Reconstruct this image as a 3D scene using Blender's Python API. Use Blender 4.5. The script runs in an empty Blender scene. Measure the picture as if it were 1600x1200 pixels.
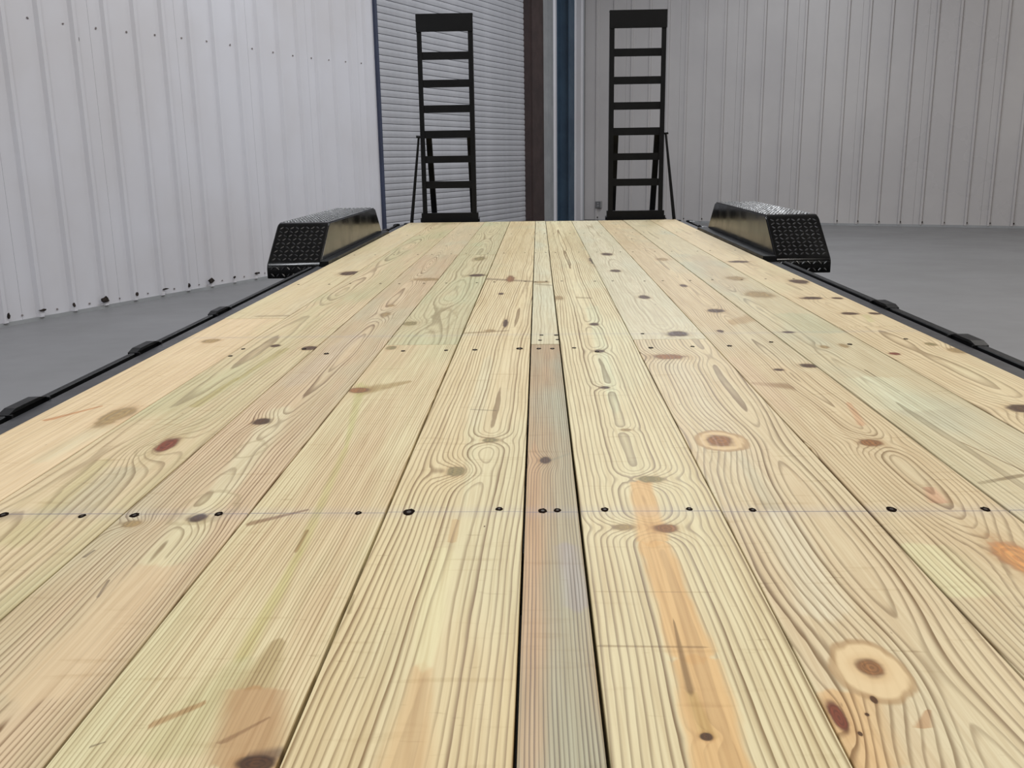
import bpy, bmesh, math, random
from mathutils import Vector, Matrix
C = bpy.context.scene.collection
sc = bpy.context.scene
R = random.Random(7)

# ------------------------------------------------------------------ camera, lights, exposure
F, YAW, PITCH, ROLL = 1477.4, .030134, .235886, .014643      # focal length in pixels of the 1600 px frame
CAM_Z, DECK_Z = 1.13, .665
TH = .41587                                                  # turn of the building against the trailer

def cam_axes():
    cy, sy = math.cos(YAW), math.sin(YAW)
    f = Vector((-sy, cy, 0)); r = Vector((cy, sy, 0)); u = Vector((0, 0, 1))
    cp, sp = math.cos(PITCH), math.sin(PITCH)
    f2 = f*cp - u*sp; u2 = u*cp + f*sp
    cr, sr = math.cos(ROLL), math.sin(ROLL)
    return r*cr - u2*sr, u2*cr + r*sr, f2
RA, UA, FA = cam_axes()
cam = bpy.data.cameras.new('camera'); co = bpy.data.objects.new('camera', cam); C.objects.link(co)
cam.sensor_fit = 'HORIZONTAL'; cam.sensor_width = 36; cam.lens = 36*F/1600
cam.clip_start = .02; cam.clip_end = 100
m = Matrix((( RA.x, UA.x, -FA.x, 0), (RA.y, UA.y, -FA.y, 0), (RA.z, UA.z, -FA.z, CAM_Z), (0, 0, 0, 1)))
co.matrix_world = m
sc.camera = co

sc.view_settings.view_transform = 'Standard'; sc.view_settings.look = 'None'
sc.view_settings.exposure = -.30; sc.view_settings.gamma = 1; sc.view_settings.use_curve_mapping = False
w = bpy.data.worlds.new('world'); sc.world = w; w.use_nodes = True
w.node_tree.nodes['Background'].inputs[0].default_value = (.6, .65, .7, 1)
w.node_tree.nodes['Background'].inputs[1].default_value = .3

ND = Vector((math.cos(TH), -math.sin(TH), 0))      # building's across direction (away from the left wall)
MD = Vector((math.sin(TH), math.cos(TH), 0))       # building's along direction
WL, WR = -6.15, 15.88                              # left wall at n = WL, end wall at m = WR
CEIL = 5.6
def bl(n, m, z=0): return ND*n + MD*m + Vector((0, 0, z))
def lamp(n, m, z, sx, sy, e, col):
    l = bpy.data.lights.new('ceiling_lamp', 'AREA'); l.shape = 'RECTANGLE'; l.size = sx; l.size_y = sy
    l.energy = e; l.color = col
    o = bpy.data.objects.new('ceiling_lamp', l); C.objects.link(o)
    o.location = bl(n, m, z); o.rotation_euler = (0, 0, -TH)
for n in (-3.2, 1.5, 6.2):
    for m_, e in ((-4, 120), (1.5, 140), (7, 150), (12, 150 if n < 0 else 70)):
        lamp(n, m_, CEIL-.25, .5, 2.4, e*(1.25 if n < -2 else .9), (.93, .96, 1) if n < 0 else (1, .95, .88))

# ------------------------------------------------------------------ helpers
def mesh_from(bm, name):
    me = bpy.data.meshes.new(name); bm.normal_update(); bm.to_mesh(me); bm.free(); return me
def obj(name, me, mat=None, parent=None, smooth=False):
    if isinstance(me, bmesh.types.BMesh): me = mesh_from(me, name)
    o = bpy.data.objects.new(name, me); C.objects.link(o)
    if mat is not None and not me.materials: me.materials.append(mat)
    if parent is not None: o.parent = parent
    if smooth: me.polygons.foreach_set('use_smooth', [True]*len(me.polygons))
    return o
def box(bm, x0, x1, y0, y1, z0, z1, bev=0, M=None):
    vs = [Vector((x, y, z)) for x in (x0, x1) for y in (y0, y1) for z in (z0, z1)]
    if M is not None: vs = [M @ v for v in vs]
    v = [bm.verts.new(p) for p in vs]
    fs = [bm.faces.new([v[i] for i in q]) for q in ((0,1,3,2),(4,6,7,5),(0,4,5,1),(2,3,7,6),(0,2,6,4),(1,5,7,3))]
    if bev:
        es = list({e for f in fs for e in f.edges})
        bmesh.ops.bevel(bm, geom=es, offset=bev, segments=1, affect='EDGES')
    return bm
def bxo(*a, bev=0, M=None): return box(bmesh.new(), *a, bev=bev, M=M)
BLD = Matrix(((ND.x, MD.x, 0, 0), (ND.y, MD.y, 0, 0), (0, 0, 1, 0), (0, 0, 0, 1)))   # building frame (n, m, z) to world
def bar(bm, a, b, r, n=8, r2=None):
    a, b = Vector(a), Vector(b); d = (b-a).normalized()
    x = d.orthogonal().normalized(); y = d.cross(x)
    r2 = r if r2 is None else r2
    ra = [bm.verts.new(a+(x*math.cos(t)+y*math.sin(t))*r) for t in [2*math.pi*i/n for i in range(n)]]
    rb = [bm.verts.new(b+(x*math.cos(t)+y*math.sin(t))*r2) for t in [2*math.pi*i/n for i in range(n)]]
    for i in range(n): bm.faces.new((ra[i], ra[(i+1)%n], rb[(i+1)%n], rb[i]))
    bm.faces.new(ra[::-1]); bm.faces.new(rb)
    return bm
def prism(bm, prof, x0, x1, axis='x'):
    """profile of (y, z) points extruded along x"""
    a = [bm.verts.new((x0, y, z)) for y, z in prof]; b = [bm.verts.new((x1, y, z)) for y, z in prof]
    k = len(prof)
    for i in range(k): bm.faces.new((a[i], a[(i+1)%k], b[(i+1)%k], b[i]))
    fa = bm.faces.new(a[::-1]); fb = bm.faces.new(b)
    bmesh.ops.recalc_face_normals(bm, faces=bm.faces[:])
    return fa, fb
def deck_pt(px, py):
    """point of the deck plane that the photograph shows at a pixel"""
    d = RA*((px-800)/F) + UA*((600-py)/F) + FA
    t = -(CAM_Z-DECK_Z)/d.z
    return d.x*t, d.y*t
def lin(c):
    return tuple(((x/255)/12.92 if x/255 <= .04045 else ((x/255+.055)/1.055)**2.4) for x in c)

# ------------------------------------------------------------------ node writing
class G:
    def __init__(s, name, rough=.5, metal=0, spec=.5):
        s.m = bpy.data.materials.new(name); s.m.use_nodes = True
        s.t = s.m.node_tree; s.b = s.t.nodes['Principled BSDF']
        s.b.inputs['Roughness'].default_value = rough; s.b.inputs['Metallic'].default_value = metal
        s.b.inputs['Specular IOR Level'].default_value = spec
        tc = s.t.nodes.new('ShaderNodeTexCoord'); s.co = tc.outputs['Object']; s.no = tc.outputs['Normal']
        sp = s.t.nodes.new('ShaderNodeSeparateXYZ'); s.t.links.new(s.co, sp.inputs[0])
        s.x, s.y, s.z = sp.outputs
    def put(s, sock, v):
        if hasattr(v, 'is_output') or isinstance(v, bpy.types.NodeSocket): s.t.links.new(v, sock)
        elif isinstance(v, (tuple, list)) and len(v) == 3 and sock.type == 'RGBA': sock.default_value = (*v, 1)
        else: sock.default_value = v
    def M(s, op, a, b=None, c=None, clamp=False):
        n = s.t.nodes.new('ShaderNodeMath'); n.operation = op; n.use_clamp = clamp
        s.put(n.inputs[0], a)
        if b is not None: s.put(n.inputs[1], b)
        if c is not None: s.put(n.inputs[2], c)
        return n.outputs[0]
    def step(s, v, a, b, lo=0., hi=1.):
        n = s.t.nodes.new('ShaderNodeMapRange'); n.interpolation_type = 'SMOOTHSTEP'
        for i, q in enumerate((v, a, b, lo, hi)): s.put(n.inputs[i], q)
        return n.outputs[0]
    def vec(s, x, y, z=0.):
        n = s.t.nodes.new('ShaderNodeCombineXYZ'); s.put(n.inputs[0], x); s.put(n.inputs[1], y); s.put(n.inputs[2], z); return n.outputs[0]
    def stretch(s, a, b, c=0.):
        n = s.t.nodes.new('ShaderNodeMapping'); s.t.links.new(s.co, n.inputs[0]); n.inputs['Scale'].default_value = (a, b, 1); n.inputs['Location'].default_value = (c, c*1.7, c)
        return n.outputs[0]
    def noise(s, v, scale=1., detail=2., rough=.5, dist=0.):
        n = s.t.nodes.new('ShaderNodeTexNoise'); s.t.links.new(v, n.inputs['Vector'])
        n.inputs['Scale'].default_value = scale; n.inputs['Detail'].default_value = detail
        n.inputs['Roughness'].default_value = rough; n.inputs['Distortion'].default_value = dist
        return n.outputs['Fac']
    def mix(s, f, a, b, mode='MIX'):
        n = s.t.nodes.new('ShaderNodeMix'); n.data_type = 'RGBA'; n.blend_type = mode
        s.put(n.inputs[0], f); s.put(n.inputs[6], a); s.put(n.inputs[7], b); return n.outputs[2]
    def bump(s, h, strength, dist):
        n = s.t.nodes.new('ShaderNodeBump'); n.inputs['Strength'].default_value = strength; n.inputs['Distance'].default_value = dist
        s.t.links.new(h, n.inputs['Height']); s.t.links.new(n.outputs[0], s.b.inputs['Normal'])

def paint(name, c, c2=None, rough=.5, metal=0, spec=.5, sc_=3., bump=0, rvar=.1):
    g = G(name, rough, metal, spec)
    n = g.noise(g.co, sc_, 4., .6)
    g.put(g.b.inputs['Base Color'], g.mix(g.step(n, .3, .7), lin(c), lin(c2 or tuple(x*.92 for x in c))))
    g.put(g.b.inputs['Roughness'], g.step(n, .3, .7, rough, rough+rvar))
    if bump: g.bump(g.noise(g.co, sc_*12, 3.), bump, .002)
    return g.m

m_wall_l = paint('white_liner_panel', (193, 191, 194), (201, 201, 207), .38, 0, .5, .6)
m_wall_r = paint('grey_white_liner_panel', (174, 171, 171), (182, 179, 178), .27, 0, .5, .6)
m_floor = paint('grey_coated_concrete', (124, 124, 126), (117, 117, 118), .45, 0, .4, .8, .05)
m_ceil = paint('ceiling_sheet', (215, 215, 215), None, .6)
m_slat = paint('roll_up_door_paint', (172, 173, 178), (160, 161, 166), .42)
m_brown = paint('brown_jamb_paint', (62, 48, 46), (52, 41, 40), .55)
m_blue = paint('blue_column_paint', (58, 78, 96), (48, 66, 84), .45)
m_navy = paint('navy_edge_trim', (52, 60, 82), (44, 50, 70), .45)
m_pale = paint('pale_jamb_paint', (150, 152, 154), (138, 140, 142), .5)
m_gloss = paint('gloss_black_enamel', (8, 8, 9), (11, 11, 11), .12, 0, .20, 6., 0, .1)
m_tread = paint('glint_tread_enamel', (14, 14, 16), (28, 28, 30), .24, 0, .5, 30., 0, .2)  # lighter than the fender enamel: glints on the bumps put into the colour
m_black = paint('satin_black_enamel', (10, 11, 13), (13, 14, 16), .38, 0, .18, 8., .1)
m_chan = paint('sheen_grey_channel', (46, 47, 50), (36, 36, 39), .35, 0, .5, 8.)  # black channel, greyed in its colour to stand in for reflected light
m_hole_shade = paint('screw_recess_shade', (16, 10, 7), (30, 20, 14), .9, 0, .05)  # dark ring on the board; its colour paints a countersunk hole's shade
m_steel = paint('zinc_screw_head', (70, 62, 54), (40, 34, 30), .45, .7)
m_gap_dark = paint('dark_gap_and_fastener', (58, 50, 46), (30, 27, 26), .9, 0, .2, 40.)  # fastener tone, also painted shade for open rib ends and the punched hole
m_dot = paint('grey_fastener_head', (140, 132, 130), (110, 104, 102), .5, .3)
m_rubber = paint('black_rubber', (18, 18, 18), None, .85)
m_plate = paint('outlet_plate_grey', (150, 150, 150), None, .4)
m_socket = paint('outlet_cover_grey', (104, 104, 106), None, .5)

# ------------------------------------------------------------------ the room
def struct(name, bm, mat, parent=None):
    o = obj(name, bm, mat, parent)
    if parent is None: o['kind'] = 'structure'
    return o
N0, N1, M0 = WL, 9.0, -7.0
struct('floor', bxo(N0-.3, N1+.3, M0-.3, WR+.3, -.1, 0, M=BLD), m_floor)
struct('ceiling', bxo(N0-.3, N1+.3, M0-.3, WR+.3, CEIL, CEIL+.1, M=BLD), m_ceil)
DOOR0, DOOR1, DOORH = 9.45, 13.60, 4.3
bm = bmesh.new()
box(bm, N0-.2, N0-.03, M0, DOOR0-.01, 0, CEIL, M=BLD); box(bm, N0-.2, N0-.03, DOOR1+.02, WR, 0, CEIL, M=BLD)
box(bm, N0-.2, N0-.03, DOOR0-.01, DOOR1+.02, DOORH, CEIL, M=BLD)
wl = struct('wall_left', bm, m_wall_l)
wr = struct('wall_end', bxo(N0, N1, WR+.03, WR+.2, 0, CEIL, M=BLD), m_wall_r)
struct('wall_right', bxo(N1, N1+.2, M0, WR, 0, CEIL, M=BLD), m_wall_r)
struct('wall_behind', bxo(N0, N1, M0-.2, M0, 0, CEIL, M=BLD), m_wall_l)

def rib_panel(ribs, s0, s1, z0, z1, side, base=.068, top=.03, h=.026):
    """ribbed metal sheet; ribs at the given positions stand proud towards the room"""
    pts = [(s0, 0)]
    for r in ribs:
        pts += [(r-base/2, 0), (r-top/2, h), (r+top/2, h), (r+base/2, 0)]
        k = 1
    pts.append((s1, 0.))
    # shallow stiffening beads half way between the ribs
    bm = bmesh.new()
    def P(s, d, z): return bl(WL+d, s, z) if side == 'l' else bl(s, WR-d, z)
    fr = [(bm.verts.new(P(s, d, z0)), bm.verts.new(P(s, d, z1))) for s, d in pts]
    bk = [(bm.verts.new(P(s, d-.03 if d == 0 else -.03, z0)), bm.verts.new(P(s, d-.03 if d == 0 else -.03, z1))) for s, d in (pts[0], pts[-1])]
    for a, b in zip(fr, fr[1:]): bm.faces.new((a[0], b[0], b[1], a[1]))
    bm.faces.new((fr[0][0], fr[0][1], bk[0][1], bk[0][0])); bm.faces.new((fr[-1][0], bk[1][0], bk[1][1], fr[-1][1]))
    bmesh.ops.recalc_face_normals(bm, faces=bm.faces[:])
    return bm
PL, PR = .298, .3095
ribL0, ribR0 = 4.47, .602
def ragged(bm, c, side, w_, h_, seed):
    rr = random.Random(seed); n = 9; pts = []
    for i in range(n):
        t = 2*math.pi*i/n; k = .55+.6*rr.random()
        pts.append((math.cos(t)*w_*k, math.sin(t)*h_*k))
    def P(s, d, z): return bl(WL+d, s, z) if side == 'l' else bl(s, WR-d, z)
    f = [bm.verts.new(P(c[0]+a, c[1]+.004, c[2]+b)) for a, b in pts]; g = [bm.verts.new(P(c[0]+a*1.1, c[1]-.004, c[2]+b*1.1)) for a, b in pts]
    bm.faces.new(f)
    for i in range(n): bm.faces.new((f[i], f[(i+1)%n], g[(i+1)%n], g[i]))
k = -38
allL = [ribL0+PL*i for i in range(-38, 40)]
s = ribL0+PL*(-38)-PL/2
while s < DOOR0-.05:
    e = min(s+3*PL, DOOR0-.02)
    rs = [r for r in allL if s < r < e-.03]
    obj('wall_panel', rib_panel(rs, s, e-.002, .025, CEIL-.01, 'l'), m_wall_l, wl); s += 3*PL
rs = [r for r in allL if 14.6 < r < WR-.05]
obj('wall_panel', rib_panel(rs, 14.5, WR-.03, .025, CEIL-.01, 'l'), m_wall_l, wl)
allR = [ribR0+PR*i for i in range(-22, 28)]
s = ribR0-22*PR-PR*.35
while s < N1-.1:
    e = min(s+3*PR, N1-.01)
    rs = [r for r in allR if max(s, WL)+.03 < r < e-.03]
    obj('wall_panel', rib_panel(rs, max(s, WL+.03), e-.002, .03, CEIL-.01, 'r', .052, .03, .028), m_wall_r, wr); s += 3*PR
# fasteners and dark blobs painting the shade in open rib ends
for i, r in enumerate(allL):
    if not 2.5 < r < DOOR0: continue
    b2 = bmesh.new(); ragged(b2, (r+.02*math.sin(i*5), .03, .075), 'l', .026+.013*math.sin(i*3.1), .017+.009*math.sin(i*1.7+1), 50+i)
    obj('rib_end_shade', b2, m_gap_dark, wl)
b2 = bmesh.new()
for i, r in enumerate(allL):
    if not 2.5 < r < DOOR0: continue
    ragged(b2, (r-.09, .002, 2.14+.01*math.sin(i*7)), 'l', .009, .008, 90+i)
    ragged(b2, (r-.15, .002, .06), 'l', .008, .006, 190+i)
o = obj('wall_fasteners', b2, m_dot, wl); o['kind'] = 'stuff'
b2 = bmesh.new(); ragged(b2, (5.38, .006, 2.03), 'l', .026, .03, 3); obj('punched_hole', b2, m_gap_dark, wl)  # raised dark blob, the shade inside the hole put into its colour
b2 = bmesh.new()
for i, r in enumerate(allR):
    if -5.9 < r < 4: ragged(b2, (r+.02, .02, .07), 'r', .016, .014, 290+i)
o = obj('wall_fasteners', b2, m_gap_dark, wr); o['kind'] = 'stuff'
struct('baseboard_end', bxo(N0+.3, N1-.02, WR-.02, WR+.02, 0, .035, M=BLD), m_pale)
struct('baseboard_left', bxo(WL-.02, WL+.015, M0+.02, DOOR0-.03, 0, .028, M=BLD), m_pale)

# roll-up door with its slats
dr = struct('door_1', bxo(WL-.16, WL-.12, DOOR0+.02, DOOR1, 0, DOORH, M=BLD), m_slat)
bm = bmesh.new(); nA = .0762
prof = [(.0, .0), (.011, .003), (.014, .012), (.017, .04), (.014, .064), (.009, .0725), (.0, .0745)]
a = [bm.verts.new(bl(WL-.09+d, DOOR0+.02, z)) for d, z in prof]; b = [bm.verts.new(bl(WL-.09+d, DOOR1, z)) for d, z in prof]
for i in range(len(prof)-1): bm.faces.new((a[i], b[i], b[i+1], a[i+1]))
c0 = [bm.verts.new(bl(WL-.12, s_, z)) for s_, z in ((DOOR0+.02, .0), (DOOR1, .0), (DOOR1, .0745), (DOOR0+.02, .0745))]
bm.faces.new((a[0], c0[0], c0[1], b[0])); bm.faces.new((a[-1], b[-1], c0[2], c0[3]))
bmesh.ops.recalc_face_normals(bm, faces=bm.faces[:])
me = mesh_from(bm, 'door_slat'); me.materials.append(m_slat)
for i in range(int(DOORH/nA)):
    o = bpy.data.objects.new('door_slat', me); C.objects.link(o); o.parent = dr; o.location = (0, 0, i*nA)
def trim(k, bm, mat): return struct('trim_%d' % k, bm, mat)
trim(1, bxo(WL-.1, WL+.035, DOOR0-.030, DOOR0+.015, 0, DOORH, bev=.004, M=BLD), m_navy)
bm = bmesh.new(); box(bm, WL-.1, WL+.025, DOOR1-.0, DOOR1+.03, 0, DOORH, M=BLD); box(bm, WL-.02, WL+.05, DOOR1+.03, 14.05, 0, CEIL-.02, M=BLD)
trim(2, bm, m_brown)
bm = bmesh.new(); box(bm, WL-.02, WL+.02, 14.07, 14.50, 0, CEIL-.02, M=BLD); box(bm, WL+.02, WL+.05, 14.28, 14.34, 0, CEIL-.02, M=BLD)
trim(3, bm, m_pale)
bm = bmesh.new()                                                    # blue I column standing in front of the corner
for (a0, a1, b0, b1) in ((WL+.0, WL+.015, 14.70, 14.92), (WL+.20, WL+.215, 14.70, 14.92), (WL+.015, WL+.20, 14.805, 14.817)):
    box(bm, a0, a1, b0, b1, .012, CEIL-.02, M=BLD)
box(bm, WL-.02, WL+.24, 14.68, 14.94, 0, .012, M=BLD)
trim(4, bm, m_blue)

# outlet box on the end wall
def tag(o, label, cat, group=None):
    o['label'] = label; o['category'] = cat
    if group: o['group'] = group
    return o
bm = bxo(-5.905, -5.79, WR-.055, WR-.001, .235, .355, bev=.006, M=BLD)
ob = tag(obj('outlet_box', bm, m_plate), 'small square grey outlet box low on the ribbed wall behind the right ramp', 'outlet')
obj('cover_plate', bxo(-5.895, -5.80, WR-.062, WR-.054, .245, .345, bev=.003, M=BLD), m_socket, ob)
bm = bmesh.new()
for z in (.275, .315): bar(bm, bl(-5.8475, WR-.062, z), bl(-5.8475, WR-.066, z), .013, 12)
obj('socket_face', bm, m_plate, ob)

# ------------------------------------------------------------------ pine boards
def pine(name, P, box_):
    """grain drawn by rings round a wandering heart line, pushed aside by each knot. box_ = (x0, x1, y0, y1) of the board"""
    g = G(name, .52, 0, .25); M = g.M; u, v = g.x, g.y
    sd = P['seed']
    wob = g.noise(g.stretch(5.5, 1.3, sd), 1., 2.)
    u2 = M('MULTIPLY_ADD', wob, P.get('wob', .05), u)
    hx, hs = P['heart']
    du = M('SUBTRACT', u2, M('MULTIPLY_ADD', v, hs, hx+P.get('wob', .05)/2))
    dn = g.noise(g.vec(.37, M('MULTIPLY', v, P.get('df', .8)), sd), 1., 1.)
    d = M('MULTIPLY_ADD', M('SUBTRACT', dn, .5), P.get('da', .06), P.get('d0', .03))
    r = M('SQRT', M('MULTIPLY_ADD', du, du, M('MULTIPLY', d, d)))
    fine = g.noise(g.stretch(70, 9, sd), 1., 2.)
    ph = M('MULTIPLY_ADD', r, P['K'], M('MULTIPLY', fine, .35))
    var = g.noise(g.stretch(14, 1.1, sd+3), 1., 3., .6)
    var2 = g.noise(g.stretch(5, 1.6, sd+9), 1., 2.)
    col = g.mix(g.step(var, .35, .65), tuple(x*.83 for x in lin(P['c'])), tuple(x*.83 for x in lin(P['c2'])))
    col = g.mix(M('MULTIPLY', g.step(var2, .5, .68), P.get('c3f', .6)), col, lin(P.get('c3', (196, 198, 158))))
    chA = g.noise(g.stretch(30, 14, sd+5), 1., 3.)
    kn = []; sup = None
    col = g.mix(.2, col, lin((188, 180, 162)))
    x0, x1, y0, y1 = box_
    for kd in P.get('knots', []):
        px, py, a, b, kind = kd[:5]; A = kd[5] if len(kd) > 5 else 3.
        cx, cy = deck_pt(px, py); ru = abs(deck_pt(px+a, py)[0]-cx); rv = abs(deck_pt(px, py-b)[1]-deck_pt(px, py+b)[1])/2
        if not (y0-.02 <= cy <= y1+.02): continue
        qx = M('MULTIPLY', M('SUBTRACT', u, cx), 1/ru); qy = M('MULTIPLY', M('SUBTRACT', v, cy), 1/rv)
        qx = M('MULTIPLY_ADD', M('SUBTRACT', fine, .5), .5, qx)
        q = M('MULTIPLY_ADD', qx, qx, M('MULTIPLY', qy, qy))
        if A:
            wgt = M('EXPONENT', M('MULTIPLY', q, -1/(2.4**2)))
            ph = M('MULTIPLY_ADD', wgt, A, ph)
        kn.append((q, kind))
    for st in P.get('stains', []):
        px, py, w1, qx_, qy_, w2, c, f = st[:8]; soft = (st[8] if len(st) > 8 else .4)+.15; f = f*.85
        ax, ay = deck_pt(px, py); bx_, by = deck_pt(qx_, qy_)
        W1 = abs(deck_pt(px+w1, py)[0]-ax); W2 = abs(deck_pt(qx_+w2, qy_)[0]-bx_)
        lo, hi = min(ay, by), max(ay, by)
        if hi < y0 or lo > y1: continue
        if abs(bx_-ax) > abs(by-ay):       # runs across the board: measure along x
            A0, A1, B0, B1, p, q_ = ax, bx_, ay, by, u, v
            W1 = abs(deck_pt(px, py-w1)[1]-ay); W2 = abs(deck_pt(qx_, qy_-w2)[1]-by)
        else: A0, A1, B0, B1, p, q_ = ay, by, ax, bx_, v, u
        t = M('MULTIPLY', M('SUBTRACT', p, A0), 1/(A1-A0), clamp=False)
        tc = M('MULTIPLY', t, 1., clamp=True)
        ctr = M('MULTIPLY_ADD', tc, B1-B0, B0)
        wd = M('MULTIPLY_ADD', tc, W2-W1, W1)
        dd = M('DIVIDE', M('ABSOLUTE', M('SUBTRACT', q_, ctr)), wd)
        dd = M('MULTIPLY_ADD', M('SUBTRACT', fine, .5), .6, M('MULTIPLY_ADD', M('SUBTRACT', chA, .5), .5, dd))
        e = M('ABSOLUTE', M('SUBTRACT', M('MULTIPLY_ADD', M('SUBTRACT', fine, .5), .16, t), .5))
        mk = g.step(M('MULTIPLY_ADD', g.step(e, .46, .60), 1.6, dd), 1-soft, 1+soft, 1., 0.)
        col = g.mix(M('MULTIPLY', mk, f), col, lin(c))
        if f > .75: sup = mk if sup is None else M('MAXIMUM', sup, mk)
    # growth rings: slow pale early wood, sharp darker late wood
    fr = M('FRACT', ph)
    wn = g.t.nodes.new('ShaderNodeTexWhiteNoise'); wn.noise_dimensions = '1D'; g.put(wn.inputs['W'], M('FLOOR', ph))
    ringv = wn.outputs[0]
    late = M('MULTIPLY', g.step(fr, M('MULTIPLY_ADD', ringv, .35, .28), .88), g.step(fr, .91, 1., 1., 0.))
    late = M('MULTIPLY', late, M('MULTIPLY_ADD', ringv, -.45, 1.))
    if sup is not None: late = M('MULTIPLY', late, M('MULTIPLY_ADD', sup, -.75, 1.))
    st = M('MULTIPLY', g.step(var, .25, .7, .6, 1.), min(1., P.get('con', .75)*1.3))
    lc = P.get('late', (176, 146, 104))
    col = g.mix(M('MULTIPLY', late, st), col, g.mix(1., col, tuple(x*.88 for x in lin(lc)), 'MULTIPLY'))
    # fibre streaks and planer chatter
    fib = g.noise(g.stretch(220, 5, sd), 1., 2.)
    col = g.mix(g.step(fib, .35, .7, 0., .34), col, g.mix(1., col, (.62, .5, .38), 'MULTIPLY'))
    ch = g.noise(g.stretch(9, 60, sd), 1., 2.)
    col = g.mix(g.step(ch, .6, .8, 0., .35), col, g.mix(1., col, (.7, .62, .5), 'MULTIPLY'))
    sp = g.noise(g.stretch(90, 32, sd), 1., 1.)
    col = g.mix(g.step(sp, .80, .86, 0., .6), col, lin((92, 70, 50)))
    KC = {'knot': ((140, 100, 62), (86, 58, 36), .95), 'red': ((120, 62, 42), (70, 34, 26), .97), 'grey': ((150, 132, 92), (112, 94, 62), .85),
          'dark': ((74, 48, 24), (36, 20, 10), .95), 'green': ((132, 124, 84), (84, 78, 50), .85), 'orange': ((196, 146, 88), (140, 86, 48), .85),
          'halo': ((212, 188, 146), (190, 160, 112), .93), 'loop': None}
    for q, kind in kn:
        rr = M('SQRT', q)
        rn = M('MULTIPLY_ADD', M('SUBTRACT', ch, .5), .5, M('MULTIPLY_ADD', M('SUBTRACT', chA, .5), .9, rr))
        if kind == 'loop':
            ring = M('MULTIPLY', g.step(rn, .78, .95), g.step(rn, 1.0, 1.15, 1., 0.))
            col = g.mix(M('MULTIPLY', ring, .38), col, lin((150, 134, 98)))
            continue
        ca, cb, f = KC[kind]
        if kind == 'halo':
            rn = M('MULTIPLY_ADD', M('SUBTRACT', chA, .5), .35, rr)
            core = g.step(rn, .85, 1.1, 1., 0.)
            edge = M('MULTIPLY', g.step(rn, .8, .95), g.step(rn, 1.0, 1.12, 1., 0.))
            col = g.mix(M('MULTIPLY', core, f), col, lin(ca)); col = g.mix(M('MULTIPLY', edge, .6), col, lin((150, 116, 74))); continue
        core = g.step(rn, .7, 1.25, 1., 0.)
        rg = g.step(M('SINE', M('MULTIPLY', rr, 17.)), -.6, .9)
        cc = g.mix(M('MAXIMUM', M('MULTIPLY', rg, .5), g.step(rn, .55, .95, .1, .75)), lin(ca), lin(cb))
        cc = g.mix(g.step(fib, .4, .65, .0, .45), cc, g.mix(1., cc, (1.9, 1.8, 1.6), 'MULTIPLY'))
        col = g.mix(M('MULTIPLY', core, f), col, cc)
        col = g.mix(g.step(rn, .9, 1.9, .35, 0.), col, g.mix(1., col, (.72, .56, .40), 'MULTIPLY'))
    tick = g.noise(g.stretch(16, 75, sd+7), 1., 3., .6)
    col = g.mix(g.step(tick, .66, .78, 0., .4), col, g.mix(1., col, (.5, .42, .3), 'MULTIPLY'))
    # snapped chalk lines over the beams
    for cy, f in ((1.197, .6), (2.50, .35)):
        if y0 < cy < y1:
            dl = M('ABSOLUTE', M('SUBTRACT', v, cy))
            col = g.mix(M('MULTIPLY', g.step(dl, .0007, .0022, 1., 0.), g.step(var2, .3, .6, f, f*.4+.1)), col, lin((70, 74, 100)))
            col = g.mix(g.step(dl, .0, .035, f*.22, 0.), col, lin((150, 152, 168)))
    g.put(g.b.inputs['Base Color'], col)
    g.put(g.b.inputs['Roughness'], g.step(late, 0., 1., .5, .38))
    return g.m

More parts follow.
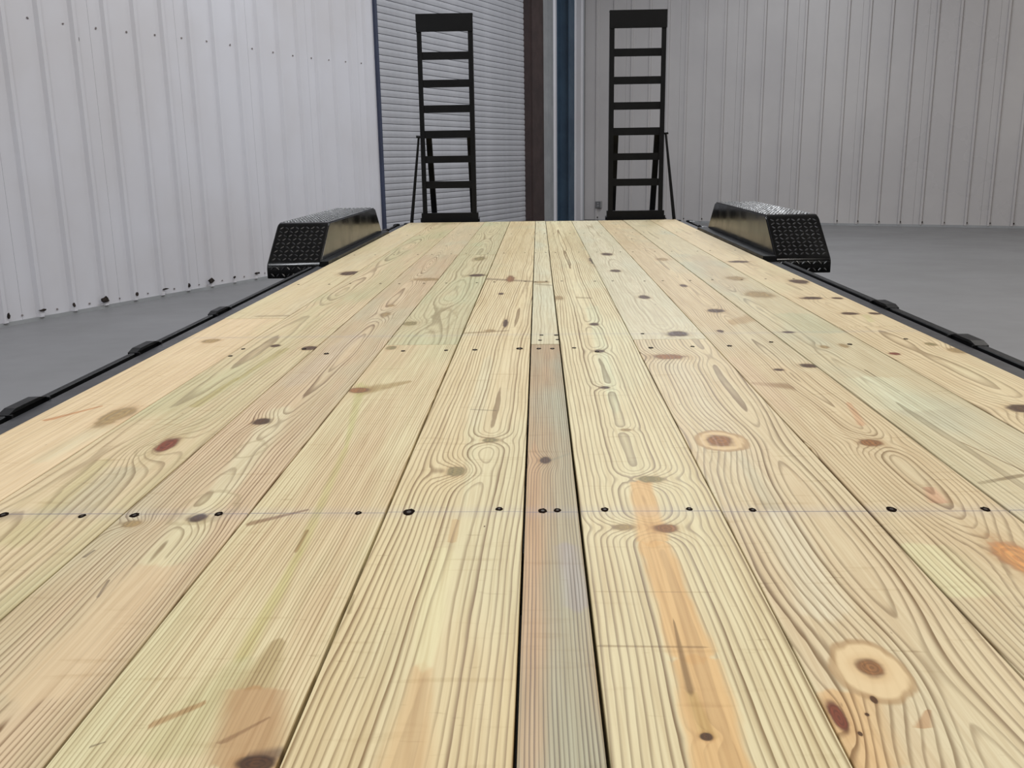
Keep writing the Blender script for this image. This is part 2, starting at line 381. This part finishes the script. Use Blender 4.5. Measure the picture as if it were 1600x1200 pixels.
XS = [-.956, -.768, -.569, -.396, -.209, -.022, .052, .242, .436, .620, .814, 1.006]
GAP = [0, .0022, .0018, .0030, .0040, .0032, .0036, .0026, .0026, .0032, .0028, 0]
Y0, Y1 = -.35, 7.065
JOINT = {0: [2.811], 2: [4.68], 3: [2.375, 4.66], 5: [2.363, 4.80], 6: [4.80], 7: [2.42], 8: [4.86], 10: [2.575]}
TAN, GRY, OLV, PNK, ORG = (196, 172, 132), (176, 168, 138), (176, 168, 104), (206, 160, 122), (208, 168, 112)
BR = {
 0: dict(heart=(-.60, 0), K=60, d0=.02, c=(240, 214, 170), c2=(232, 206, 160), c3=(205, 196, 150), con=.16, late=(177, 153, 114), c3f=.4,
    knots=[(181, 649, 20, 14, 'grey', 0), (545, 427, 16, 3, 'dark', 0), (330, 532, 12, 3, 'grey', 0), (425, 536, 9, 2, 'dark', 0)],
    stains=[(72, 656, 8, 158, 634, 3, (176, 116, 66), .8, .3), (60, 720, 14, 165, 665, 20, (206, 198, 164), .6, .6), (400, 494, 1.2, 455, 493, 1.2, (120, 100, 70), .5, .3)]),
 1: dict(heart=(-.71, 0), K=110, d0=.045, da=.12, df=1.1, c=(214, 200, 152), c2=(228, 206, 162), c3=(186, 184, 138), con=.55, late=(157, 135, 100),
    knots=[(262, 694, 16, 12, 'red', 4), (228, 702, 14, 10, 'loop', 2), (485, 543, 12, 3, 'dark', 1), (430, 540, 8, 2, 'dark', 0)],
    stains=[(302, 636, 9, 372, 590, 5, (168, 156, 100), .75, .4), (372, 592, 4, 445, 545, 7, (168, 156, 100), .7, .4), (20, 850, 30, 160, 720, 14, (184, 176, 128), .6, .6), (110, 800, 34, 200, 730, 26, (168, 168, 146), .45, .7)]),
 2: dict(heart=(-.462, -.008), K=190, d0=.03, da=.09, df=1.0, c=(212, 192, 150), c2=(224, 198, 158), c3=(192, 188, 156), con=.75, late=(155, 130, 99), c3f=.5,
    knots=[(410, 658, 14, 5, 'dark', 2), (392, 700, 22, 13, 'loop', 1), (310, 808, 15, 7, 'dark', 2), (322, 792, 46, 26, 'loop', 0), (205, 817, 14, 5, 'grey', 3), (603, 491, 7, 4, 'grey', 3), (670, 436, 22, 2, 'grey', 1), (610, 477, 6, 1.5, 'grey', 0)],
    stains=[(50, 1090, 60, 250, 880, 34, (206, 184, 148), .9, .3), (250, 880, 34, 345, 770, 22, (212, 204, 166), .8, .3), (345, 770, 20, 440, 640, 18, (210, 202, 168), .8, .35),
            (455, 600, 20, 560, 520, 12, (196, 182, 160), .5, .5), (130, 870, 3, 148, 858, 2, (70, 52, 40), .7, .3), (170, 905, 2, 152, 932, 2, (80, 60, 44), .7, .4)]),
 3: dict(heart=(-.10, .02), K=230, d0=.01, da=.02, wob=.03, c=(234, 220, 172), c2=(230, 206, 160), c3=(202, 198, 152), con=.62, late=(163, 139, 100), c3f=.6,
    knots=[(400, 1192, 30, 12, 'dark', 0), (560, 609, 16, 4, 'knot', 2), (640, 505, 10, 3, 'green', 3), (693, 490, 10, 9, 'loop', 2), (690, 500, 20, 17, 'loop', 0), (745, 430, 14, 2, 'dark', 0), (612, 543, 8, 3, 'green', 0), (750, 404, 9, 3, 'green', 0)],
    stains=[(388, 818, 4, 480, 796, 1.5, (128, 94, 58), .85, .4), (560, 612, 8, 640, 596, 2, (160, 136, 84), .8, .4), (540, 700, 3, 565, 600, 8, (186, 182, 122), .7, .5),
            (470, 860, 8, 540, 700, 5, (190, 180, 124), .8, .5), (462, 862, 3, 480, 828, 3, (140, 110, 56), .8, .4), (375, 1030, 14, 470, 860, 7, (188, 178, 120), .85, .5),
            (250, 1180, 60, 380, 1030, 22, (184, 182, 134), .55, .6), (395, 1075, 36, 436, 1000, 10, (166, 146, 100), .85, .4), (385, 1200, 58, 398, 1075, 44, (168, 130, 86), .9, .35),
            (345, 1160, 8, 420, 1120, 3, (110, 74, 44), .6, .5), (235, 1132, 7, 318, 1098, 5, (160, 122, 74), .8, .4), (140, 1166, 2.5, 165, 1158, 1, (90, 70, 46), .7, .5), (380, 1190, 14, 450, 1172, 8, (62, 40, 40), .7, .5)]),
 4: dict(heart=(-.125, .022), K=135, d0=.012, da=.045, df=.7, wob=.03, c=(234, 216, 168), c2=(230, 210, 158), c3=(206, 204, 164), con=.85, late=(158, 131, 94), c3f=.4,
    knots=[(714, 737, 15, 7, 'green', 5), (766, 688, 13, 4, 'green', 3), (757, 823, 1, 1, 'dark', 0), (790, 505, 4, 7, 'dark', 1), (766, 517, 8, 2, 'grey', 0), (797, 436, 6, 5, 'knot', 2), (783, 459, 5, 1.5, 'dark', 0)],
    stains=[(727, 790, 2, 742, 660, 14, (206, 198, 160), .85, .25), (742, 660, 13, 764, 560, 7, (208, 200, 166), .7, .3), (706, 848, 7, 713, 812, 6, (196, 168, 122), .8, .25),
            (632, 1210, 44, 662, 1040, 15, (200, 170, 124), .9, .35), (662, 1040, 15, 686, 860, 26, (214, 206, 162), .75, .3), (690, 523, 1.2, 792, 517, 1, (130, 108, 70), .6, .4), (760, 436, 1.5, 834, 440, 1, (110, 90, 62), .7, .4),
            (735, 640, .8, 775, 642, .8, (120, 110, 80), .5, .3), (545, 960, 4, 552, 930, 3, (150, 134, 90), .6, .5)]),
 5: dict(heart=(.20, .0), K=250, d0=.01, da=.02, wob=.012, c=(186, 160, 118), c2=(204, 172, 128), c3=(166, 164, 138), con=.75, late=(130, 108, 84), c3f=.85,
    knots=[(852, 719, 9, 5, 'dark', 3)],
    stains=[(860, 719, 5, 900, 705, 5, (146, 138, 112), .75, .4), (905, 1200, 42, 880, 560, 16, (170, 168, 142), .65, .5), (828, 1200, 24, 835, 700, 9, (200, 158, 118), .5, .5), (905, 950, 20, 885, 850, 15, (160, 152, 158), .55, .6)]),
 '5f': dict(heart=(.03, .0), K=130, d0=.02, da=.04, c=(230, 220, 178), c2=(222, 214, 176), c3=(204, 206, 178), con=.3, c3f=.6,
    knots=[(845, 441, 12, 1.5, 'grey', 0)], stains=[(836, 444, 1, 862, 446, 1, (124, 108, 74), .6, .3)]),
 6: dict(heart=(.150, -.004), K=125, d0=.012, da=.03, df=.7, wob=.022, c=(236, 224, 178), c2=(230, 214, 166), c3=(212, 212, 176), con=.8, late=(147, 121, 86), c3f=.5,
    knots=[(1018, 749, 20, 5, 'green', 4), (975, 824, 20, 5, 'grey', 3), (1040, 826, 20, 7, 'knot', 3), (1103, 1152, 10, 6, 'dark', 1), (945, 606, 8, 2, 'dark', 2), (979, 672, 9, 2, 'grey', 1), (937, 549, 8, 2.5, 'dark', 2), (928, 507, 7, 2, 'dark', 1), (931, 408, 9, 8, 'dark', 1), (916, 380, 5, 5, 'dark', 0), (874, 466, 7, 3, 'grey', 1)],
    stains=[(1132, 1210, 50, 1084, 1030, 36, ORG, .95, .1), (1084, 1030, 36, 1022, 850, 25, ORG, .95, .1), (1022, 850, 25, 1000, 752, 17, ORG, .92, .12),
            (1108, 1155, 13, 1078, 1080, 8, (176, 146, 88), .8, .5), (1078, 1080, 7, 1053, 972, 1.5, (112, 84, 46), .85, .5), (1001, 745, 15, 962, 640, 8, (206, 196, 158), .8, .25), (962, 640, 8, 925, 480, 10, (204, 206, 172), .7, .3),
            (935, 1010, 1.6, 1100, 1012, 1.6, (132, 104, 62), .6, .4), (930, 925, .8, 1110, 926, .8, (150, 124, 80), .45, .4), (900, 465, 1.2, 925, 466, 1.2, (130, 110, 70), .6, .4)]),
 7: dict(heart=(.335, .03), K=110, d0=.012, da=.04, df=.6, wob=.04, c=(230, 214, 172), c2=(226, 204, 162), c3=(206, 202, 170), con=.8, late=(147, 123, 93), c3f=.5,
    knots=[(1362, 1046, 58, 48, 'halo', 3), (1361, 1042, 24, 15, 'knot', 0), (1128, 688, 40, 16, 'halo', 3), (1127, 688, 24, 9, 'knot', 0), (1310, 1120, 13, 24, 'red', 2), (1365, 1092, 5, 6, 'dark', 0), (1045, 557, 26, 4, 'knot', 3), (1355, 1115, 4, 3, 'dark', 0), (1344, 1145, 4, 4, 'dark', 0)],
    stains=[(1207, 795, 13, 1160, 715, 8, (178, 166, 134), .85, .2), (1160, 715, 8, 1142, 700, 6, (186, 172, 140), .7, .3), (1340, 1200, 70, 1320, 1080, 40, (206, 166, 112), .75, .4), (1442, 1136, 16, 1450, 1108, 5, (176, 138, 98), .85, .3),
            (1290, 960, 40, 1215, 800, 24, (214, 206, 178), .8, .4), (1205, 780, 22, 1060, 570, 20, (212, 204, 176), .5, .5)]),
 '7f': dict(heart=(.345, .0), K=110, d0=.03, da=.08, df=1.2, c=(226, 218, 184), c2=(218, 212, 178), c3=(202, 202, 176), con=.35, c3f=.5,
    stains=[(985, 389, 1.2, 1060, 389, 1.2, (120, 98, 66), .7, .3)], knots=[(1060, 521, 17, 4, 'dark', 3), (1007, 464, 9, 2.5, 'dark', 1), (962, 423, 8, 2, 'dark', 1), (948, 397, 8, 2, 'dark', 0), (1013, 540, 4, 1.5, 'dark', 0)]),
 8: dict(heart=(.56, -.004), K=150, d0=.015, da=.06, df=.9, wob=.04, c=(228, 208, 164), c2=(222, 200, 156), c3=(200, 192, 158), con=.62, late=(153, 129, 96), c3f=.6,
    knots=[(1360, 691, 17, 6, 'knot', 4), (1592, 872, 34, 34, 'orange', 6), (1217, 577, 9, 2, 'dark', 0), (1265, 571, 17, 3.5, 'dark', 1), (1068, 446, 6, 2, 'dark', 0), (1120, 485, 13, 3, 'dark', 2), (1126, 517, 5, 2, 'dark', 0), (1262, 700, 6, 4, 'grey', 1), (1036, 405, 9, 2, 'grey', 0)],
    stains=[(1175, 598, 2, 1238, 604, 5, (140, 108, 70), .8, .5), (1325, 628, 4, 1348, 664, 7, (196, 150, 112), .7, .4), (1470, 785, 16, 1450, 760, 8, (194, 146, 116), .7, .5), (1140, 504, 4, 1182, 495, 5, (168, 138, 92), .7, .4),
            (1500, 930, 60, 1430, 850, 40, (214, 214, 170), .6, .6), (1230, 640, 18, 1150, 560, 14, (206, 182, 150), .6, .5), (1255, 760, 30, 1180, 660, 16, (208, 190, 160), .5, .5)]),
 9: dict(heart=(.68, .0), K=140, d0=.02, da=.05, wob=.03, c=(216, 202, 160), c2=(224, 212, 172), c3=(186, 186, 158), con=.42, late=(149, 131, 102), c3f=.8,
    knots=[(1318, 540, 6, 3, 'grey', 0), (1288, 542, 8, 2.5, 'grey', 1), (1185, 460, 20, 5, 'grey', 3), (1232, 519, 10, 1.5, 'dark', 0), (1150, 435, 14, 3, 'grey', 2)],
    stains=[(1352, 578, 2, 1405, 612, 2.5, (120, 104, 72), .8, .4), (1290, 520, 40, 1240, 490, 30, (178, 182, 150), .6, .6), (1430, 640, 50, 1360, 590, 36, (208, 210, 180), .7, .6), (1530, 755, 2, 1600, 742, 2, (120, 100, 66), .8, .4),
            (1520, 760, 40, 1400, 650, 30, (190, 182, 148), .6, .6), (1500, 690, 1.5, 1600, 736, 2, (130, 104, 68), .8, .4), (1150, 455, 26, 1090, 400, 18, (184, 168, 140), .6, .6)]),
 10: dict(heart=(.91, .0), K=110, d0=.03, da=.09, df=1.2, wob=.05, c=(232, 212, 168), c2=(224, 204, 160), c3=(206, 200, 158), con=.55, late=(151, 127, 92), c3f=.5,
    knots=[(1600, 639, 26, 7, 'dark', 3), (1500, 548, 18, 4, 'grey', 3), (1398, 553, 8, 2, 'red', 0), (1248, 440, 15, 3.5, 'dark', 1), (1268, 466, 16, 2, 'dark', 1), (1308, 466, 8, 1.5, 'dark', 0), (1328, 490, 13, 2, 'dark', 1), (1368, 490, 10, 2, 'dark', 0), (1154, 409, 16, 1.6, 'dark', 0), (1455, 538, 8, 2.5, 'green', 0)],
    stains=[(1440, 600, 3, 1500, 640, 4, (176, 150, 108), .5, .5), (1352, 492, 6, 1362, 503, 5, (196, 190, 140), .7, .4)]),
}
BR.update({'3f': dict(BR[3], heart=(-.30, .0), K=90, d0=.03, da=.10, df=1.3, con=.45, c=(206, 198, 152), c2=(214, 202, 156), c3=(184, 188, 146)),
           '10f': dict(BR[10], con=.3), '0f': dict(BR[0], c=(228, 208, 162), c2=(224, 208, 166)), '2f': dict(BR[2], con=.4, c=(212, 196, 156), c2=(226, 206, 164))})

# ------------------------------------------------------------------ the trailer
tr = bpy.data.objects.new('flatbed_trailer', None); C.objects.link(tr)
tag(tr, 'black flatbed equipment trailer with new pine plank deck and two upright ramps', 'trailer')

def screw_me(seed):
    rr = random.Random(seed); bm = bmesh.new(); n = 14
    prof = [(1.0, .0004), (.72, .0009), (.45, .0007)]
    rings = []
    for k, (r, z) in enumerate(prof):
        rings.append([bm.verts.new((math.cos(2*math.pi*i/n)*r*.0046*(1+(.35*rr.random() if k == 0 else 0)), math.sin(2*math.pi*i/n)*r*.0062*(1+(.35*rr.random() if k == 0 else 0)), z)) for i in range(n)])
    for a, b in zip(rings, rings[1:]):
        for i in range(n): bm.faces.new((a[i], a[(i+1)%n], b[(i+1)%n], b[i]))
    f = bm.faces.new(rings[-1]); f.material_index = 1
    me = mesh_from(bm, 'screw'); me.materials.append(m_hole_shade); me.materials.append(m_steel); return me
SCR = [screw_me(i) for i in range(4)]
screws = []
for px, py, s_ in [(5, 804, 1.2), (128, 806, .9), (210, 804, 1.1), (342, 802, 1), (560, 801, .8), (639, 801, 1.5), (780, 796, .9), (848, 798, 1.1), (871, 797, .9),
                (945, 797, 1), (1077, 796, .8), (1176, 796, .9), (1393, 795, 1.2), (1540, 795, 1.1), (1730, 793, 1), (1950, 792, 1),
                (630, 548, 1), (697, 547, 1), (742, 547, 1.2), (812, 545, 1.6), (842, 544.5, 1.1), (863, 544.5, 1.1), (846, 524, 1), (869, 524, 1.1), (844, 532, .9), (871, 531, .9),
                (897, 544, 1), (933, 550, 1), (1017, 543, 1.2), (1004, 521, 1), (1082, 541, 1), (1140, 540, 1.2), (1205, 534, 1), (1328, 538, 1.2), (1415, 530, 1), (510, 552, 1.2), (475, 545, 1.1), (380, 545, 1), (360, 556, 1)]:
    x, y = deck_pt(px, py); screws.append([x, y, s_])
for row in range(11):                                            # far beams
    for yb in (3.6, 4.66, 5.9, 6.9):
        for q in (.2, .8):
            screws.append([XS[row]+(XS[row+1]-XS[row])*q+R.uniform(-.01, .01), yb+R.uniform(-.01, .01)+(.05 if yb == 4.66 else 0), .85])
for i in range(11):
    js = [Y0]+JOINT.get(i, [])+[Y1]
    for k in range(len(js)-1):
        x0, x1, y0, y1 = XS[i]+GAP[i]/2, XS[i+1]-GAP[i+1]/2, js[k]+(.0016 if k else 0), js[k+1]-.0016
        key = i if k == 0 else (str(i)+'f' if str(i)+'f' in BR else i)
        P = dict(BR[key], seed=i*3.7+k*1.9)
        dz = R.uniform(-.0012, .0006)
        bm = bxo(x0, x1, y0, y1, DECK_Z-.038+dz, DECK_Z+dz, bev=.0008)
        o = obj('plank', bm, pine('pine_board_%d_%d' % (i, k), P, (x0, x1, y0, y1)), tr)
        for j, sdat in enumerate(screws):
            sx, sy, ss = sdat
            if x0 <= sx <= x1 and y0 <= sy <= y1:
                so = bpy.data.objects.new('screw', SCR[j % 4]); C.objects.link(so); so.parent = o
                so.location = (sx, sy, DECK_Z+dz); so.scale = (ss, ss*1.1, 1)

# frame below the deck
for y in (-.2, .5, 1.19, 1.8, 2.40, 3.0, 3.6, 4.15, 4.7, 5.3, 5.9, 6.45, 6.98):
    obj('cross_member', bxo(-.94, .99, y-.035, y+.035, DECK_Z-.13, DECK_Z-.041), m_black, tr)
for sx in (-1, 1):
    xm = .025+sx*.55
    obj('frame_beam', bxo(xm-.04, xm+.04, Y0-.1, Y1, DECK_Z-.29, DECK_Z-.13), m_black, tr)
obj('rear_beam', bxo(-1.0, 1.05, 7.068, 7.15, DECK_Z-.16, DECK_Z-.006, bev=.003), m_black, tr)
obj('front_beam', bxo(-1.0, 1.05, Y0-.08, Y0-.004, DECK_Z-.16, DECK_Z-.006, bev=.003), m_black, tr)

def side(sgn, xd, xg, xb):
    """xd deck edge, xg outer edge of channel top, xb outer face of rub rail"""
    def B(a, b): return (min(a, b), max(a, b))
    bm = bmesh.new()
    zc = DECK_Z-.012
    box(bm, *B(xd+sgn*.001, xg), Y0, Y1, zc-.006, zc); box(bm, *B(xg-sgn*.006, xg), Y0, Y1, zc-.13, zc-.006); box(bm, *B(xd+sgn*.001, xg-sgn*.006), Y0, Y1, zc-.13, zc-.122)
    obj('side_channel', bm, m_chan, tr)
    for (a, b) in ((Y0, 4.26), (6.16, Y1)):
        obj('rub_rail', bxo(*B(xg+sgn*.012, xb), a, b, DECK_Z-.075, DECK_Z-.007, bev=.002), m_black, tr)
    for y in (-.08, .52, 1.12, 1.73, 2.33, 2.93, 6.35, 6.85):
        bm = bmesh.new(); x_in, x_out = xg-sgn*.004, xb+sgn*.005
        y2 = y+.15
        box(bm, *B(x_in+sgn*.005, x_out), y, y+.006, DECK_Z-.12, DECK_Z-.006); box(bm, *B(x_in+sgn*.005, x_out), y2-.006, y2, DECK_Z-.12, DECK_Z-.006)
        box(bm, *B(x_out-sgn*.005, x_out), y+.006, y2-.006, DECK_Z-.12, DECK_Z-.006)
        prism(bm, [(y, DECK_Z-.006), (y+.03, DECK_Z+.001), (y2-.03, DECK_Z+.001), (y2, DECK_Z-.006)], *B(x_in+sgn*.012, x_out))
        obj('stake_pocket', bm, m_black, tr)
    # fender
    xi = xg-sgn*(.016 if sgn < 0 else .002); xo = xi+sgn*.250
    zt = .846; zb = .600; zl = .660; ya, yb, yc, yd = 4.315, 4.56, 5.86, 6.10
    if sgn < 0: zt = .838
    prof = [(ya, zb), (ya, zl), (yb, zt), (yc, zt), (yd, zl), (yd, zb)]
    # bent sheet: outer prism with rounded bends
    def rounded(pr, r, seg=4):
        out = [pr[0]]
        for p0, p1, p2 in zip(pr, pr[1:], pr[2:]):
            a = Vector(p0)-Vector(p1); b = Vector(p2)-Vector(p1); rr = min(r, a.length*.4, b.length*.4)
            A = Vector(p1)+a.normalized()*rr; Bv = Vector(p1)+b.normalized()*rr
            for i in range(seg+1):
                t = i/seg; q = A*(1-t)**2+Vector(p1)*2*t*(1-t)+Bv*t*t; out.append((q.x, q.y))
        out.append(pr[-1]); return out
    rp = rounded(prof, .028)
    bm = bmesh.new(); prism(bm, rp, *B(xi, xo))
    es = [e for e in bm.edges if abs(e.verts[0].co.x-e.verts[1].co.x) < 1e-6 and (e.verts[0].co.z > zb+.001 or e.verts[1].co.z > zb+.001)]
    bmesh.ops.bevel(bm, geom=es, offset=.007, segments=3, affect='EDGES')
    fe = obj('fender', bm, m_gloss, tr, smooth=True)
    md = fe.modifiers.new('w', 'WEIGHTED_NORMAL'); md.keep_sharp = False
    def side_n(c):
        if c.z < zl: return Vector((0, -1, 0))
        if c.y < yb and c.z < zt-.001: return Vector((0, -.6, .8))
        return Vector((0, .5 if c.y > yc else 0, 1))
    # raised lozenges of the tread plate on the two slopes and the top
    bm = bmesh.new(); pit = .0255
    segs = [(prof[1], prof[2]), (prof[2], prof[3]), (prof[3], prof[4]), (prof[0], prof[1])]
    for (p, q) in segs:
        P_, Q_ = Vector((0, *p)), Vector((0, *q)); L = (Q_-P_).length; d = (Q_-P_)/L; nrm = Vector((1, 0, 0)).cross(d)
        if nrm.z < 0 or (abs(d.y) < 1e-3): nrm = Vector((0, -1, 0)) if abs(d.y) < 1e-3 else -nrm
        nu = int(L/pit); nv = int((.250-.016)/pit)
        for i in range(nu):
            for j in range(nv):
                cu = (i+.5)*L/nu
                if (cu < .02 or cu > L-.02) and L > .1: continue
                cv = .014+(j+.5)*(.250-.028)/nv
                c = P_+d*cu+Vector((1, 0, 0))*(xi+sgn*cv)
                ang = math.pi/4 if (i+j) % 2 else -math.pi/4
                la = d*math.cos(ang)+Vector((1, 0, 0))*math.sin(ang); wa = d*-math.sin(ang)+Vector((1, 0, 0))*math.cos(ang)
                a_, b_, h_ = .0125, .0042, .0032
                vs = [bm.verts.new(c+la*s1*a_+wa*s2*b_) for s1, s2 in ((1, 0), (.45, .9), (-.45, .9), (-1, 0), (-.45, -.9), (.45, -.9))]
                tp = [bm.verts.new(c+nrm*h_+la*s1*a_*.6) for s1 in (1, -1)]
                bm.faces.new((vs[0], vs[1], tp[0])); bm.faces.new((vs[1], vs[2], tp[1], tp[0])); bm.faces.new((vs[2], vs[3], tp[1]))
                bm.faces.new((vs[3], vs[4], tp[1])); bm.faces.new((vs[4], vs[5], tp[0], tp[1])); bm.faces.new((vs[5], vs[0], tp[0]))
    bm.normal_update()
    bad = [f for f in bm.faces if f.normal.dot(side_n(f.calc_center_median())) < 0]
    bmesh.ops.reverse_faces(bm, faces=bad)
    tp = obj('tread_plate_pattern', bm, m_tread, fe); tp['kind'] = 'stuff'
    tp['label'] = 'raised diamond tread pattern on sheet'
    # inner sill under the fender's side sheet
    obj('fender_sill', bxo(*B(xd+sgn*.004, xi), ya-.01, yd+.01, zc, zc+.026, bev=.002), m_black, fe)
    # wheels inside the fender
    for y in (4.82, 5.60):
        bm = bmesh.new(); n = 28
        pr = [(.17, 0), (.17, .02), (.30, .015), (.335, .03), (.345, .06), (.345, .15), (.335, .18), (.30, .195), (.17, .19)]
        xw = xi+sgn*.03; rings = []
        rad = .93*.62
        for k in range(n):
            t = 2*math.pi*k/n
            rings.append([bm.verts.new((xw+sgn*w_, y+math.cos(t)*r_, .345+math.sin(t)*r_)) for r_, w_ in pr])
        for k in range(n):
            a, b = rings[k], rings[(k+1) % n]
            for i in range(len(pr)-1): bm.faces.new((a[i], a[i+1], b[i+1], b[i]))
        bmesh.ops.recalc_face_normals(bm, faces=bm.faces[:])
        wh = obj('wheel', bm, m_rubber, tr, smooth=True)
        bm = bmesh.new(); bar(bm, (xw+sgn*.12, y, .345), (xw+sgn*.17, y, .345), .175, 24); bar(bm, (xw+sgn*.17, y, .345), (xw+sgn*.2, y, .345), .05, 16)
        obj('rim', bm, m_plate, wh)
side(-1, -.956, -1.016, -1.042)
side(1, 1.006, 1.072, 1.108)
for y in (4.82, 5.60):
    obj('axle', bar(bmesh.new(), (-1.1, y, .345), (1.17, y, .345), .035, 12), m_black, tr)

def ramp(x0, x1, out):
    """upright loading ramp: two angle rails, cross rungs, head plate, drop legs, lift rod on the outer side"""
    yr = 7.16; d = .055; rw = .034; zb, zt = DECK_Z+.03, 2.125
    bm = bmesh.new()
    for a, s in ((x0, 1), (x1, -1)):
        xa = sorted((a, a+s*rw)); box(bm, *xa, yr, yr+.007, zb, zt)
        xa = sorted((a, a+s*.007)); box(bm, *xa, yr+.007, yr+d, zb, zt)
    rp = obj('loading_ramp', bm, m_black, tr)
    bm = bmesh.new(); box(bm, x0-.003, x1+.003, yr-.009, yr-.001, 2.008, 2.13); box(bm, x0-.003, x1+.003, yr-.001, yr+.05, 2.122, 2.13)
    obj('head_plate', bm, m_black, rp)
    for z0, z1 in ((1.818, 1.872), (1.627, 1.680), (1.450, 1.503), (1.270, 1.324), (1.093, 1.143), (.908, .959)):
        bm = bmesh.new(); box(bm, x0+.008, x1-.008, yr+.008, yr+.014, z0, z1); box(bm, x0+.008, x1-.008, yr+.014, yr+.05, z1-.006, z1)
        obj('rung', bm, m_black, rp)
    bm = bmesh.new(); box(bm, x0-.010, x1+.012, yr-.008, yr+.05, DECK_Z-.012, DECK_Z+.062); bar(bm, (x0-.02, yr+.02, DECK_Z+.01), (x1+.022, yr+.02, DECK_Z+.01), .016, 10)
    obj('hinge_bar', bm, m_black, rp)
    for xl in (x0+.055, x1-.042):
        bm = bmesh.new(); M_ = Matrix.Translation((xl, yr+.06, 1.315)) @ Matrix.Rotation(math.atan2(.24, .62), 4, 'X')
        box(bm, -.021, .021, -.012, .012, -.665, 0, M=M_)
        obj('drop_leg', bm, m_black, rp)
    obj('leg_bar', bxo(x0+.05, x1-.05, yr+.05, yr+.085, 1.285, 1.318), m_black, rp)
    xo = x0 if out < 0 else x1
    bm = bmesh.new(); bar(bm, (xo+out*.014, yr+.02, 1.275), (xo+out*.085, yr-.02, DECK_Z-.01), .008, 8, .013)
    bar(bm, (xo-out*.01, yr+.02, 1.279), (xo+out*.032, yr+.02, 1.283), .009, 8)
    obj('lift_rod', bm, m_black, rp)
ramp(-.864, -.462, -1)
ramp(.519, .922, 1)
